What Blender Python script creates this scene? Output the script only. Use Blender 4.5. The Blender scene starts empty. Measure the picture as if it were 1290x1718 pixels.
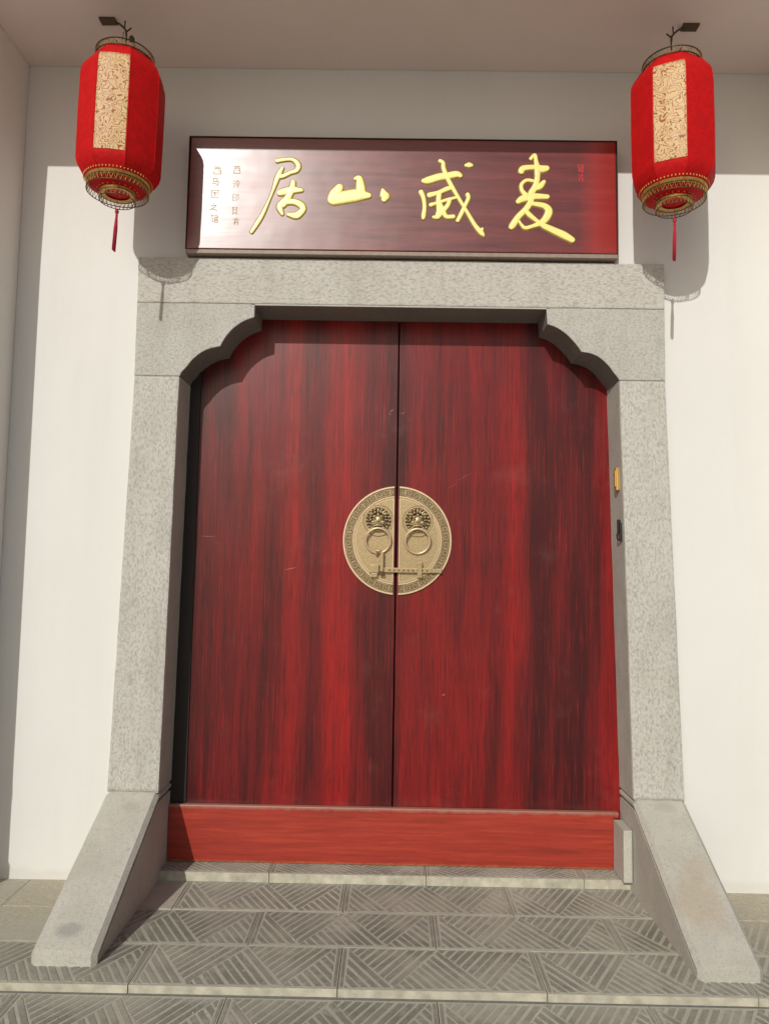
import bpy, bmesh, math, random
from mathutils import Vector, Matrix, noise
random.seed(7)
S = bpy.context.scene
COL = S.collection

# ------------------------------------------------------------------ camera
PITCH, YAW, ROLL, FPX = 0.07843, -0.00788, 0.01633, 1249.9
CAM = Vector((-0.0268, -3.024, 1.25))
fw = Vector((math.sin(YAW) * math.cos(PITCH), math.cos(YAW) * math.cos(PITCH), math.sin(PITCH)))
rt = Vector((math.cos(YAW), -math.sin(YAW), 0))
up = rt.cross(fw)
r2 = rt * math.cos(ROLL) + up * math.sin(ROLL)
u2 = -rt * math.sin(ROLL) + up * math.cos(ROLL)
cd = bpy.data.cameras.new('camera')
cam = bpy.data.objects.new('camera', cd)
COL.objects.link(cam)
cam.matrix_world = Matrix(((r2.x, u2.x, -fw.x, CAM.x), (r2.y, u2.y, -fw.y, CAM.y), (r2.z, u2.z, -fw.z, CAM.z), (0, 0, 0, 1)))
cd.sensor_fit = 'VERTICAL'
cd.sensor_height = 24.0
cd.lens = 24.0 * FPX / 1718.0
cd.clip_start = 0.02
cd.clip_end = 1000
S.camera = cam

# ------------------------------------------------------------------ light
SUNV = Vector((0.342, 1.0, -0.597)).normalized()      # the way the light travels
sl = bpy.data.lights.new('sun', 'SUN')
sl.energy = 2.75
sl.angle = math.radians(0.5)
sl.color = (1.0, 0.965, 0.905)
so = bpy.data.objects.new('sun', sl)
COL.objects.link(so)
so.rotation_euler = SUNV.to_track_quat('-Z', 'Y').to_euler()
W = bpy.data.worlds.new('World')
S.world = W
W.use_nodes = True
wn = W.node_tree.nodes
sky = wn.new('ShaderNodeTexSky')
sky.sky_type = 'NISHITA'
sky.sun_disc = False
sky.sun_elevation = math.asin(-SUNV.z)
sky.sun_rotation = math.atan2(-SUNV.x, -SUNV.y)
sky.air_density = 1.0
sky.dust_density = 2.5
sky.ozone_density = 1.0
W.node_tree.links.new(sky.outputs[0], wn['Background'].inputs[0])
wn['Background'].inputs[1].default_value = 0.065
S.view_settings.view_transform = 'Standard'
S.view_settings.look = 'None'
S.view_settings.exposure = -0.04
S.view_settings.gamma = 1.0
S.view_settings.use_curve_mapping = False
S.render.engine = 'CYCLES'
S.cycles.max_bounces = 10
S.cycles.diffuse_bounces = 6

# ------------------------------------------------------------------ materials
class NT:
    def __init__(s, name):
        s.m = bpy.data.materials.new(name)
        s.m.use_nodes = True
        s.t = s.m.node_tree
        s.b = s.t.nodes['Principled BSDF']
    def n(s, typ, **kw):
        nd = s.t.nodes.new(typ)
        for k, v in kw.items():
            if k.startswith('i_'):
                key = k[2:]
                key = int(key) if key.isdigit() else key.replace('_', ' ')
                s.put(nd.inputs[key], v)
            else:
                setattr(nd, k, v)
        return nd
    def put(s, sock, v):
        if hasattr(v, 'is_output'):
            s.t.links.new(v, sock)
        else:
            sock.default_value = v
    def geo(s):
        return s.n('ShaderNodeNewGeometry').outputs['Position']
    def obj(s):
        return s.n('ShaderNodeTexCoord').outputs['Object']
    def map(s, vec, scale=(1, 1, 1), loc=(0, 0, 0), rot=(0, 0, 0)):
        return s.n('ShaderNodeMapping', i_Vector=vec, i_Scale=scale, i_Location=loc, i_Rotation=rot).outputs[0]
    def noise(s, vec, scale, detail=4, rough=0.55, dist=0.0):
        return s.n('ShaderNodeTexNoise', i_Vector=vec, i_Scale=scale, i_Detail=detail, i_Roughness=rough, i_Distortion=dist).outputs[0]
    def vor(s, vec, scale, feature='F1', out=0):
        return s.n('ShaderNodeTexVoronoi', feature=feature, i_Vector=vec, i_Scale=scale).outputs[out]
    def ramp(s, fac, stops, interp='LINEAR'):
        r = s.n('ShaderNodeValToRGB', i_Fac=fac)
        cr = r.color_ramp
        cr.interpolation = interp
        while len(cr.elements) < len(stops):
            cr.elements.new(0.5)
        for e, (p, c) in zip(cr.elements, stops):
            e.position = p
            e.color = (c[0], c[1], c[2], 1) if isinstance(c, (tuple, list)) else (c, c, c, 1)
        return r.outputs[0]
    def mix(s, f, a, b, mode='MIX'):
        m = s.n('ShaderNodeMix', data_type='RGBA', blend_type=mode)
        for i, v in ((0, f), (6, a), (7, b)):
            if isinstance(v, tuple) and len(v) == 3:
                v = (*v, 1)
            s.put(m.inputs[i], v)
        return m.outputs[2]
    def math(s, op, a, b=0.0, c=0.0):
        m = s.n('ShaderNodeMath', operation=op)
        s.put(m.inputs[0], a); s.put(m.inputs[1], b); s.put(m.inputs[2], c)
        return m.outputs[0]
    def sep(s, v):
        return s.n('ShaderNodeSeparateXYZ', i_0=v).outputs
    def comb(s, x, y, z):
        return s.n('ShaderNodeCombineXYZ', i_0=x, i_1=y, i_2=z).outputs[0]
    def bump(s, h, strength, dist=0.002, prev=None):
        kw = dict(i_Height=h, i_Strength=strength, i_Distance=dist)
        if prev is not None:
            kw['i_Normal'] = prev
        return s.n('ShaderNodeBump', **kw).outputs[0]
    def set(s, **kw):
        for k, v in kw.items():
            if isinstance(v, tuple) and len(v) == 3:
                v = (*v, 1)
            s.put(s.b.inputs[k.replace('_', ' ')], v)
        return s.m

def mat_plaster(name, col):
    t = NT(name); g = t.geo()
    n1 = t.noise(g, 1.3, 5, 0.6); n2 = t.noise(g, 60, 3, 0.6); n3 = t.noise(t.map(g, (6, 6, .7)), 1.0, 4, .6)
    c = t.mix(t.ramp(n1, [(0.35, 0.0), (0.7, 0.5)]), col, tuple(x * y for x, y in zip(col, (.93, .925, .91))))
    c = t.mix(t.ramp(n3, [(0.52, 0.0), (0.75, 0.35)]), c, tuple(x * y for x, y in zip(col, (.90, .885, .85))))
    # grime splashed up from the pavement
    z = t.sep(g)[2]
    zz = t.math('ADD', z, t.math('MULTIPLY', t.noise(g, 9, 5, .7), -0.06))
    c = t.mix(t.ramp(zz, [(0.0, 0.28), (0.02, 0.0)]), c, (0.5, 0.46, 0.40))
    hair = t.noise(t.map(g, (1, 1, .6)), 3.0, 8, .75, 2.0)
    c = t.mix(t.ramp(t.math('ABSOLUTE', t.math('SUBTRACT', hair, .5)), [(0.0, 0.10), (0.004, 0.0)]), c, (.4, .38, .34))
    nb = t.bump(n2, 0.16, 0.002); nb = t.bump(t.noise(g, 7, 3, .5), 0.22, 0.008, nb)
    return t.set(Base_Color=c, Roughness=0.85, Normal=nb)

def mat_stone(name, col, dark, along='z', hammered=1.0):
    t = NT(name); g = t.geo()
    sc = (1, 1, 0.55) if along == 'z' else (0.5, 1, 1) if along == 'x' else (1, 1, 1)
    gm = t.map(g, sc)
    pits = t.noise(gm, 120, 3, 0.6, 0.6)
    big = t.noise(g, 4.5, 5, 0.6)
    vein = t.noise(t.map(g, (sc[0] * .8, 1, sc[2] * .8)), 26, 6, 0.75, 2.2)
    spk = t.noise(g, 320, 2, 0.7)
    c = t.mix(t.ramp(big, [(0.3, 0.0), (0.7, 1.0)]), col, tuple(x * y for x, y in zip(col, (.90, .885, .855))))
    c = t.mix(t.ramp(pits, [(0.36, 0.55 * hammered), (0.53, 0.0)]), c, dark)
    c = t.mix(t.ramp(vein, [(0.34, 0.45 * hammered), (0.43, 0.0)]), c, dark)
    c = t.mix(t.ramp(spk, [(0.35, 0.35), (0.5, 0.0), (0.65, 0.0)]), c, tuple(x * .55 for x in col))
    c = t.mix(t.ramp(spk, [(0.62, 0.0), (0.72, 0.3)]), c, tuple(min(1, x * 1.35) for x in col))
    rnd = t.n('ShaderNodeObjectInfo').outputs['Random']
    c = t.mix(t.ramp(rnd, [(0.0, 0.0), (1.0, 0.16)]), c, tuple(x * .5 for x in col))
    stain = t.noise(t.map(g, (2.4, 1, .55)), 3.2, 6, .68, .5)
    c = t.mix(t.ramp(stain, [(0.50, 0.0), (0.72, 0.34)]), c, (.25, .235, .20))
    crack = t.noise(t.map(g, (1, 1, .8)), 9, 7, .8, 1.5)
    c = t.mix(t.ramp(crack, [(0.28, .55), (0.34, 0.0)]), c, dark)
    nb = t.bump(pits, 0.75 * hammered, 0.004); nb = t.bump(spk, 0.25, 0.0015, nb)
    nb = t.bump(t.noise(g, 14, 3, .5), 0.2, 0.006, nb)
    return t.set(Base_Color=c, Roughness=0.82, Normal=nb, Specular_IOR_Level=0.35)

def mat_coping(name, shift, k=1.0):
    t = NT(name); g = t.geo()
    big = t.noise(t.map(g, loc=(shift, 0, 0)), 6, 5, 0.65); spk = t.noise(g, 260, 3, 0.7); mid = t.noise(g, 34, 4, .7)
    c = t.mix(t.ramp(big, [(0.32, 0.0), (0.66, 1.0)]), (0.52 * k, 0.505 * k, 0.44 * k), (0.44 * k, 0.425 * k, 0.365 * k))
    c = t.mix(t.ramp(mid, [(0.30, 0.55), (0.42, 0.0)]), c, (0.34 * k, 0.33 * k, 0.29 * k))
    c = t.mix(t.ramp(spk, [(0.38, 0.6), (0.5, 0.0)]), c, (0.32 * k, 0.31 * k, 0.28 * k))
    # stains with a shape of their own: a tan patch on one foot, a dark smudge on the other
    q = t.sep(g)
    for (sx, sy, rx, ry, cc, st) in ((1.035, -.40, .10, .13, (.40, .33, .235), .6), (1.09, -.28, .07, .06, (.40, .34, .25), .5), (-1.045, -.525, .055, .028, (.20, .195, .20), .5), (1.06, -.03, .05, .03, (.27, .25, .21), .3), (-1.01, -.06, .04, .03, (.27, .25, .21), .25)):
        dx = t.math('DIVIDE', t.math('SUBTRACT', q[0], sx), rx); dy = t.math('DIVIDE', t.math('SUBTRACT', q[1], sy), ry)
        d = t.math('ADD', t.math('ADD', t.math('POWER', t.math('ABSOLUTE', dx), 2.0), t.math('POWER', t.math('ABSOLUTE', dy), 2.0)), t.math('MULTIPLY', t.math('SUBTRACT', t.noise(g, 22, 5, .7), .5), 1.6))
        c = t.mix(t.ramp(d, [(0.15, st), (1.0, 0.0)]), c, cc)
    peck = t.noise(g, 95, 3, .65, .8)
    c = t.mix(t.ramp(peck, [(0.34, 0.35), (0.46, 0.0)]), c, (0.26 * k, 0.25 * k, 0.22 * k))
    nb = t.bump(spk, 0.35, 0.0018); nb = t.bump(mid, 0.3, 0.003, nb); nb = t.bump(peck, .3, .002, nb)
    return t.set(Base_Color=c, Roughness=0.8, Normal=nb)

def mat_door():
    t = NT('red_lacquered_rosewood'); g = t.geo(); s = t.sep(g)
    wob = t.noise(t.map(g, (1.2, 1, .55)), 1.6, 2, .5)
    x = t.math('ADD', s[0], t.math('MULTIPLY', t.math('SUBTRACT', wob, 0.5), 0.10))
    v = t.comb(x, 0.0, t.math('MULTIPLY', s[2], 0.09))
    streak = t.noise(v, 9, 3, 0.55)
    v2 = t.comb(s[0], 3.0, t.math('MULTIPLY', s[2], 0.015))
    fine = t.noise(v2, 85, 5, 0.75)
    v3 = t.comb(x, 7.0, t.math('MULTIPLY', s[2], 0.06))
    mid = t.noise(v3, 22, 3, 0.6)
    # bands of the veneer seen on each leaf: position across the door
    u = t.n('ShaderNodeMapRange', i_Value=x, i_1=-0.95, i_2=0.97, i_3=0.0, i_4=1.0).outputs[0]
    band = t.ramp(u, [(0.0, .20), (0.07, .28), (0.13, .58), (0.17, .34), (0.235, .52), (0.262, .86), (0.285, .42),
                      (0.325, .36), (0.365, .95), (0.395, .62), (0.44, .38), (0.49, .22), (0.51, .56), (0.56, .62), (0.60, .50), (0.66, .62),
                      (0.715, .34), (0.755, .86), (0.80, .14), (0.84, .44), (0.885, .22), (0.93, .40), (0.975, .62), (1.0, .52)], 'B_SPLINE')
    f = t.math('ADD', t.math('MULTIPLY', band, 0.85), t.math('MULTIPLY', t.math('SUBTRACT', streak, 0.5), 0.6))
    f = t.math('ADD', f, t.math('MULTIPLY', t.math('SUBTRACT', fine, 0.5), 0.62))
    f = t.math('ADD', f, t.math('MULTIPLY', t.math('SUBTRACT', mid, 0.5), 0.5))
    c = t.ramp(f, [(0.0, (.030, .005, .006)), (0.25, (.070, .007, .008)), (0.43, (.150, .009, .010)), (0.62, (.235, .010, .010)), (1.0, (.50, .014, .010))])
    pores = t.noise(t.comb(t.math('MULTIPLY', s[0], 1.0), 0.0, t.math('MULTIPLY', s[2], 0.02)), 330, 2, 0.6)
    c = t.mix(t.ramp(pores, [(0.36, 0.6), (0.47, 0.0)]), c, (0.03, 0.006, 0.006))
    lite = t.noise(t.comb(s[0], 5.0, t.math('MULTIPLY', s[2], 0.02)), 190, 3, 0.7)
    c = t.mix(t.ramp(lite, [(0.58, 0.0), (0.70, 0.45)]), c, (0.46, 0.03, 0.02))
    # scratches in the lacquer: x, z, half length, half width, angle
    for (sx, sz, hl, hw, an) in ((-.45, 1.252, .032, .0022, .22), (-.81, 1.385, .038, .0014, 0.0), (-.028, 1.945, .012, .003, .7),
                                 (-.035, 1.93, .008, .002, -.6), (.02, 1.935, .013, .0018, .4), (.21, .73, .010, .003, .2), (.29, 1.66, .045, .0007, .5), (.24, 1.62, .03, .0006, .5)):
        dx = t.math('SUBTRACT', s[0], sx); dz = t.math('SUBTRACT', s[2], sz)
        ca, sa = math.cos(an), math.sin(an)
        a = t.math('ADD', t.math('MULTIPLY', dx, ca), t.math('MULTIPLY', dz, sa))
        b = t.math('ADD', t.math('MULTIPLY', dz, ca), t.math('MULTIPLY', dx, -sa))
        d = t.math('ADD', t.math('POWER', t.math('ABSOLUTE', t.math('DIVIDE', a, hl)), 2.0), t.math('POWER', t.math('ABSOLUTE', t.math('DIVIDE', b, hw)), 2.0))
        c = t.mix(t.ramp(d, [(0.0, 0.55), (1.0, 0.0)]), c, (0.5, 0.22, 0.18))
    low = t.ramp(t.math('ADD', s[2], t.math('MULTIPLY', t.noise(t.map(g, (1, 1, 1.6)), 6, 6, .75), .9)), [(0.42, .22), (0.75, 0.0)])
    c = t.mix(low, c, (.26, .11, .085))
    dust = t.noise(g, 5, 5, .7)
    c = t.mix(t.ramp(dust, [(0.58, 0.0), (0.8, 0.12)]), c, (0.30, 0.16, 0.13))
    nb = t.bump(fine, 0.05, 0.001)
    ro = t.ramp(t.noise(g, 6, 4, .6), [(0.3, 0.30), (0.7, 0.36)])
    return t.set(Base_Color=c, Roughness=ro, Normal=nb, Specular_IOR_Level=0.36)

def mat_sill():
    t = NT('orange_red_wood'); g = t.geo()
    v = t.map(g, (0.5, 4, 9))
    n = t.noise(v, 6, 5, 0.65, .6); f2 = t.noise(t.map(g, (.6, 1, 12)), 25, 3, .6)
    c = t.ramp(n, [(0.25, (.22, .023, .014)), (0.5, (.33, .033, .019)), (0.75, (.43, .052, .026))])
    c = t.mix(t.ramp(f2, [(0.3, 0.4), (0.45, 0.0)]), c, (.16, .02, .013))
    s = t.sep(g)
    e = t.math('ADD', s[2], t.math('MULTIPLY', t.noise(g, 30, 4, .7), 0.022))
    c = t.mix(t.ramp(t.math('MULTIPLY', t.math('SUBTRACT', e, 0.262), 40.0), [(0.0, 0.0), (0.5, 0.6)]), c, (.36, .23, .17))
    b = t.math('ADD', s[2], t.math('MULTIPLY', t.noise(g, 24, 4, .7), -0.018))
    c = t.mix(t.ramp(t.math('MULTIPLY', t.math('SUBTRACT', 0.040, b), 60.0), [(0.0, 0.0), (0.5, 0.6)]), c, (.42, .20, .06))
    nb = t.bump(f2, 0.12, 0.001)
    return t.set(Base_Color=c, Roughness=0.42, Normal=nb)

def mat_board():
    t = NT('dark_red_polished_wood'); g = t.geo()
    n = t.noise(t.map(g, (1.0, 1, 14)), 2.2, 5, .6, .4); f = t.noise(t.map(g, (.6, 1, 16)), 14, 4, .6)
    c = t.ramp(n, [(0.3, (.085, .010, .010)), (0.55, (.14, .013, .012)), (0.75, (.19, .018, .014))])
    c = t.mix(t.ramp(f, [(0.32, 0.5), (0.46, 0.0)]), c, (.035, .008, .008))
    x = t.sep(g)[0]
    c = t.mix(t.ramp(t.n('ShaderNodeMapRange', i_Value=t.math('ADD', x, t.math('MULTIPLY', n, 0.03)), i_1=0.74, i_2=0.90, i_3=0.0, i_4=1.0).outputs[0], [(0.05, 0.0), (0.5, 0.85)]), c, (.30, .014, .010))
    nb = t.bump(f, 0.06, 0.001); nb = t.bump(t.noise(g, 5, 2, .5), .25, .006, nb)
    ro = t.ramp(n, [(0.3, 0.27), (0.7, 0.34)])
    return t.set(Base_Color=c, Roughness=ro, Normal=nb, Specular_IOR_Level=0.65, Coat_Weight=0.35, Coat_Roughness=0.36)

def mat_tile(name, col, low, seed):
    t = NT(name); g = t.geo()
    rnd = t.n('ShaderNodeObjectInfo').outputs['Random']
    big = t.noise(t.map(g, loc=(seed, 0, 0)), 3.5, 5, 0.65); fine = t.noise(g, 130, 4, 0.7); mid = t.noise(g, 26, 5, .7)
    c = t.mix(t.ramp(mid, [(0.35, 0.0), (0.65, 1.0)]), col, low)
    c = t.mix(t.ramp(fine, [(0.35, 0.5), (0.5, 0.0)]), c, tuple(x * .6 for x in low))
    c = t.mix(t.ramp(rnd, [(0.0, 0.0), (1.0, 0.38)]), c, tuple(x * .5 for x in col))
    c = t.mix(t.ramp(big, [(0.42, 0.0), (0.66, 0.8)]), c, (0.40, 0.38, 0.31))
    # sandy dust gathered beside the wall, outside the buttresses
    s = t.sep(g)
    side = t.n('ShaderNodeMapRange', i_Value=t.math('ABSOLUTE', s[0]), i_1=1.08, i_2=1.2, i_3=0.0, i_4=1.0).outputs[0]
    nw = t.n('ShaderNodeMapRange', i_Value=t.math('ADD', s[1], t.math('MULTIPLY', mid, 0.25)), i_1=-0.42, i_2=-0.05, i_3=0.0, i_4=0.9).outputs[0]
    sand = t.mix(t.ramp(t.noise(g, 60, 6, .8), [(0.38, 1.0), (0.6, 0.0)]), (0.50, 0.45, 0.33), (0.30, 0.27, 0.20))
    sand = t.mix(t.ramp(t.noise(g, 8, 5, .7), [(0.4, 0.0), (0.65, .6)]), sand, (0.36, 0.34, 0.28))
    c = t.mix(t.math('MULTIPLY', side, nw), c, sand)
    worn = t.noise(t.map(g, loc=(2.0 + 0 * seed, 1.0, 0)), 2.3, 4, .6)
    c = t.mix(t.ramp(t.math('ADD', t.math('MULTIPLY', mid, .5), t.math('MULTIPLY', worn, .6)), [(0.57, 0.0), (0.68, 0.7)]), c, (0.42, 0.405, 0.34))
    pale = t.noise(g, 17, 5, .8)
    c = t.mix(t.ramp(pale, [(0.66, 0.0), (0.72, 0.6)]), c, (0.60, 0.57, 0.49))
    nb = t.bump(fine, 0.3, 0.0015); nb = t.bump(mid, 0.3, 0.003, nb)
    return t.set(Base_Color=c, Roughness=0.85, Normal=nb)

def mat_simple(name, col, rough=0.5, metal=0.0, bump=0.0, bscale=60, var=0.15, **kw):
    t = NT(name); g = t.obj()
    n = t.noise(g, bscale, 4, 0.6)
    c = t.mix(t.ramp(n, [(0.3, 0.0), (0.7, 1.0)]), col, tuple(x * (1 - var) for x in col))
    args = dict(Base_Color=c, Roughness=rough, Metallic=metal)
    if bump:
        args['Normal'] = t.bump(n, bump, 0.002)
    args.update(kw)
    return t.set(**args)

def mat_silk():
    t = NT('red_silk'); g = t.obj()
    weave = t.noise(t.map(g, (1, 1, 1)), 300, 2, .5)
    dam = t.noise(g, 26, 3, .5, 2.0)
    c = t.mix(t.ramp(dam, [(0.47, 0.0), (0.53, 1.0)]), (.62, .007, .008), (.53, .006, .008))
    nb = t.bump(weave, .15, .0008); nb = t.bump(t.noise(g, 12, 2, .5), .25, .004, nb)
    t.set(Base_Color=c, Roughness=0.6, Normal=nb, Specular_IOR_Level=0.2)
    tr = t.n('ShaderNodeBsdfTranslucent', i_Color=(.75, .02, .015, 1))
    mx = t.n('ShaderNodeMixShader', i_0=0.18)
    t.t.links.new(t.b.outputs[0], mx.inputs[1]); t.t.links.new(tr.outputs[0], mx.inputs[2])
    t.t.links.new(mx.outputs[0], t.t.nodes['Material Output'].inputs[0])
    return t.m

def mat_filigree():
    t = NT('gold_scrollwork_print'); g = t.obj()
    d = t.noise(g, 34, 0, .4, .9)
    fr = t.math('ABSOLUTE', t.math('SUBTRACT', t.math('FRACT', t.math('MULTIPLY', d, 5.5)), 0.5))
    dots = t.vor(g, 60)
    m = t.ramp(fr, [(0.09, 1.0), (0.17, 0.0)])
    c = t.mix(m, (.95, .78, .44), (.55, .17, .06))
    c = t.mix(t.ramp(dots, [(0.10, 0.9), (0.2, 0.0)]), c, (.9, .82, .6))
    return t.set(Base_Color=c, Roughness=0.45, Metallic=0.0, Specular_IOR_Level=0.3)

M = dict(
    wall=mat_plaster('white_plaster', (.69, .695, .67)),
    soffit=mat_plaster('soffit_plaster', (.76, .66, .60)),
    side=mat_plaster('side_wall_plaster', (.76, .73, .68)),
    stone_v=mat_stone('hammered_granite_upright', (.56, .55, .505), (.22, .215, .20), 'z'),
    stone_h=mat_stone('hammered_granite_lintel', (.56, .545, .50), (.22, .215, .20), 'x'),
    stone_n=mat_stone('hammered_granite_block', (.55, .545, .50), (.23, .225, .21), 'n'),
    reveal_shade=mat_coping('shade_darkened_granite', 9.0, .40),  # granite darkened in colour to stand for the shade inside the reveal
    cop_a=mat_coping('smooth_granite', 0.0), cop_b=mat_coping('smooth_granite_stained', 4.0),
    door=mat_door(), sill=mat_sill(), board=mat_board(),
    bar=mat_tile('grey_brick_tile', (.27, .265, .215), (.19, .185, .15), 0.0),
    groove=mat_tile('dusty_tile_groove', (.53, .51, .42), (.43, .415, .34), 3.0),
    edge=mat_simple('pale_tile_edge', (.56, .53, .42), .85, bump=.3, var=.4, bscale=22),
    jamb_shade=mat_simple('near_black_shade', (.012, .007, .007), .6),  # near-black colour painting the shade by the left jamb
    joint=mat_simple('pale_joint_mortar', (.42, .40, .35), .9, bump=.3, var=.4),
    mortar=mat_simple('mortar_bed', (.20, .19, .17), .9, bump=.3, var=.3),
    ground=mat_simple('unseen_bounce_yard', (.66, .585, .51), .9, bump=.3, bscale=3, var=.12),  # unseen yard, toned pale and warm to bounce light under the eave
    brass=mat_simple('aged_pale_brass', (.47, .36, .195), .42, .55, bump=.3, bscale=120, var=.32),
    brass_rim=mat_simple('polished_brass_rim', (.72, .55, .36), .38, .5, var=.15),
    brass_dark=mat_simple('dark_brass', (.12, .07, .03), .5, .5, var=.3),  # darkened so the recesses of the plate relief carry painted shadow
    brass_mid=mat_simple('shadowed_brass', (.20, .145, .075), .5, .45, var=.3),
    bronze=mat_simple('dark_bronze_wire', (.11, .075, .04), .45, .6, var=.3),
    goldwire=mat_simple('gold_trim', (.72, .44, .12), .4, .35, var=.35, bscale=90),
    gild=mat_simple('bright_gold_leaf', (.95, .86, .26), .38, .0, bump=.35, bscale=70, var=.14, Specular_IOR_Level=.9),
    gild_dark=mat_simple('ochre_carved_edge', (.30, .17, .02), .5, 0, var=.2),
    ink=mat_simple('olive_gilt_lettering', (.40, .32, .16), .5, .1, var=.4, bscale=30),
    sealred=mat_simple('seal_red_paint', (.75, .02, .035), .5, 0),
    silk=mat_silk(), fil=mat_filigree(),
    tassel=mat_simple('crimson_thread', (.55, .012, .045), .7, 0, bump=.3, bscale=200, var=.4),
    black=mat_simple('black_iron', (.02, .02, .022), .4, .3),
    yellowbrass=mat_simple('bright_yellow_brass', (.70, .45, .15), .3, .6, var=.15),
    dark=mat_simple('dark_interior', (.03, .02, .018), .9),
    rail=mat_simple('weathered_brown_rail', (.30, .235, .19), .55, bump=.2, var=.25),
    roof=mat_simple('grey_roof_tile', (.10, .10, .10), .8),
)

# ------------------------------------------------------------------ mesh helpers
def link(name, bm, mats, parent=None, smooth=False, recalc=True):
    if recalc:
        bmesh.ops.recalc_face_normals(bm, faces=bm.faces)
    me = bpy.data.meshes.new(name)
    bm.to_mesh(me); bm.free()
    for m in (mats if isinstance(mats, (list, tuple)) else [mats]):
        me.materials.append(m)
    if smooth:
        for p in me.polygons:
            p.use_smooth = True
    o = bpy.data.objects.new(name, me)
    COL.objects.link(o)
    if parent:
        o.parent = parent
    return o

def rough(bm, amp=.0011, step=.05, freq=9.0):
    """cut the block up and nudge its surface and edges so that nothing is ruler straight"""
    for ax in range(3):
        lo = min(v.co[ax] for v in bm.verts); hi = max(v.co[ax] for v in bm.verts)
        n = int((hi - lo) / step)
        for k in range(1, n):
            co = [0, 0, 0]; no = [0, 0, 0]
            co[ax] = lo + (hi - lo) * k / n + random.uniform(-.2, .2) * step; no[ax] = 1
            bmesh.ops.bisect_plane(bm, geom=bm.verts[:] + bm.edges[:] + bm.faces[:], dist=1e-5, plane_co=co, plane_no=no)
    for v in bm.verts:
        p = v.co
        d = noise.noise_vector(p * freq) * amp + noise.noise_vector(p * freq * 6) * amp * .45
        v.co = p + d

def smooth_faces(o, m):
    o.data.materials.append(M[m])
    for p in o.data.polygons:
        if abs(p.normal.y) < .75:
            p.material_index = 1
    return o

def shade_reveal_faces(o):
    """paint shade into the reveal faces (turned sideways or down) with darkened granite"""
    o.data.materials.append(M['reveal_shade'])
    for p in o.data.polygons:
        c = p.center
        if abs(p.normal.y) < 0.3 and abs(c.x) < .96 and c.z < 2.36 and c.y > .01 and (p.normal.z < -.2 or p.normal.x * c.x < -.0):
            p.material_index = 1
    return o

def empty(name, loc, label=None, cat=None, group=None):
    o = bpy.data.objects.new(name, None)
    COL.objects.link(o)
    o.location = loc
    o.empty_display_size = 0.1
    tag(o, label, cat, group)
    return o

def tag(o, label=None, cat=None, group=None, kind=None):
    for k, v in (('label', label), ('category', cat), ('group', group), ('kind', kind)):
        if v:
            o[k] = v
    return o

def prism(bm, pts, axis, a, b, mi=0, bev=0.0, seg=2):
    """closed outline pts (2D) pushed along axis from a to b"""
    def P(u, v, w):
        return (w, u, v) if axis == 'x' else (u, w, v) if axis == 'y' else (u, v, w)
    A = [bm.verts.new(P(u, v, a)) for u, v in pts]
    B = [bm.verts.new(P(u, v, b)) for u, v in pts]
    fs = [bm.faces.new(A), bm.faces.new(B[::-1])]
    n = len(pts)
    for i in range(n):
        fs.append(bm.faces.new((A[i], B[i], B[(i + 1) % n], A[(i + 1) % n])))
    for f in fs:
        f.material_index = mi
    if bev:
        es = set()
        for f in fs:
            for e in f.edges:
                if len(e.link_faces) == 2 and e.calc_face_angle(0) > 0.5 or e in f.edges and f in fs[:2]:
                    es.add(e)
        bmesh.ops.recalc_face_normals(bm, faces=bm.faces)
        bmesh.ops.bevel(bm, geom=list(es), offset=bev, segments=seg, profile=0.6, affect='EDGES', clamp_overlap=True)

def box(bm, x0, x1, y0, y1, z0, z1, mi=0, bev=0.0, seg=2):
    prism(bm, [(x0, z0), (x1, z0), (x1, z1), (x0, z1)], 'y', y0, y1, mi, bev, seg)

def tube(bm, pts, rad, seg=8, mi=0, closed=False, caps=True):
    pts = [Vector(p) for p in pts]
    n = len(pts)
    rads = rad if isinstance(rad, (list, tuple)) else [rad] * n
    rings = []
    ref = None
    for i, p in enumerate(pts):
        if closed:
            d = pts[(i + 1) % n] - pts[i - 1]
        else:
            d = pts[min(i + 1, n - 1)] - pts[max(i - 1, 0)]
        d.normalize()
        if ref is None:
            ref = Vector((0, 0, 1)) if abs(d.z) < 0.9 else Vector((1, 0, 0))
        u = (ref - d * ref.dot(d)).normalized()
        ref = u
        w = d.cross(u)
        rings.append([bm.verts.new(p + (u * math.cos(k * 2 * math.pi / seg) + w * math.sin(k * 2 * math.pi / seg)) * rads[i]) for k in range(seg)])
    for i in range(n if closed else n - 1):
        a, b = rings[i], rings[(i + 1) % n]
        for k in range(seg):
            bm.faces.new((a[k], a[(k + 1) % seg], b[(k + 1) % seg], b[k])).material_index = mi
    if not closed and caps:
        bm.faces.new(rings[0][::-1]).material_index = mi
        bm.faces.new(rings[-1]).material_index = mi

def circle(r, z, n=40, cx=0, cy=0):
    return [(cx + r * math.cos(2 * math.pi * k / n), cy + r * math.sin(2 * math.pi * k / n), z) for k in range(n)]

def lathe(bm, prof, n=32, mi=0, off=0.0):
    """prof: list of (r, z) about the z axis"""
    R = []
    for r, z in prof:
        R.append([bm.verts.new((r * math.cos(off + 2 * math.pi * k / n), r * math.sin(off + 2 * math.pi * k / n), z)) for k in range(n)])
    for a, b in zip(R, R[1:]):
        for k in range(n):
            bm.faces.new((a[k], a[(k + 1) % n], b[(k + 1) % n], b[k])).material_index = mi
    return R

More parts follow.
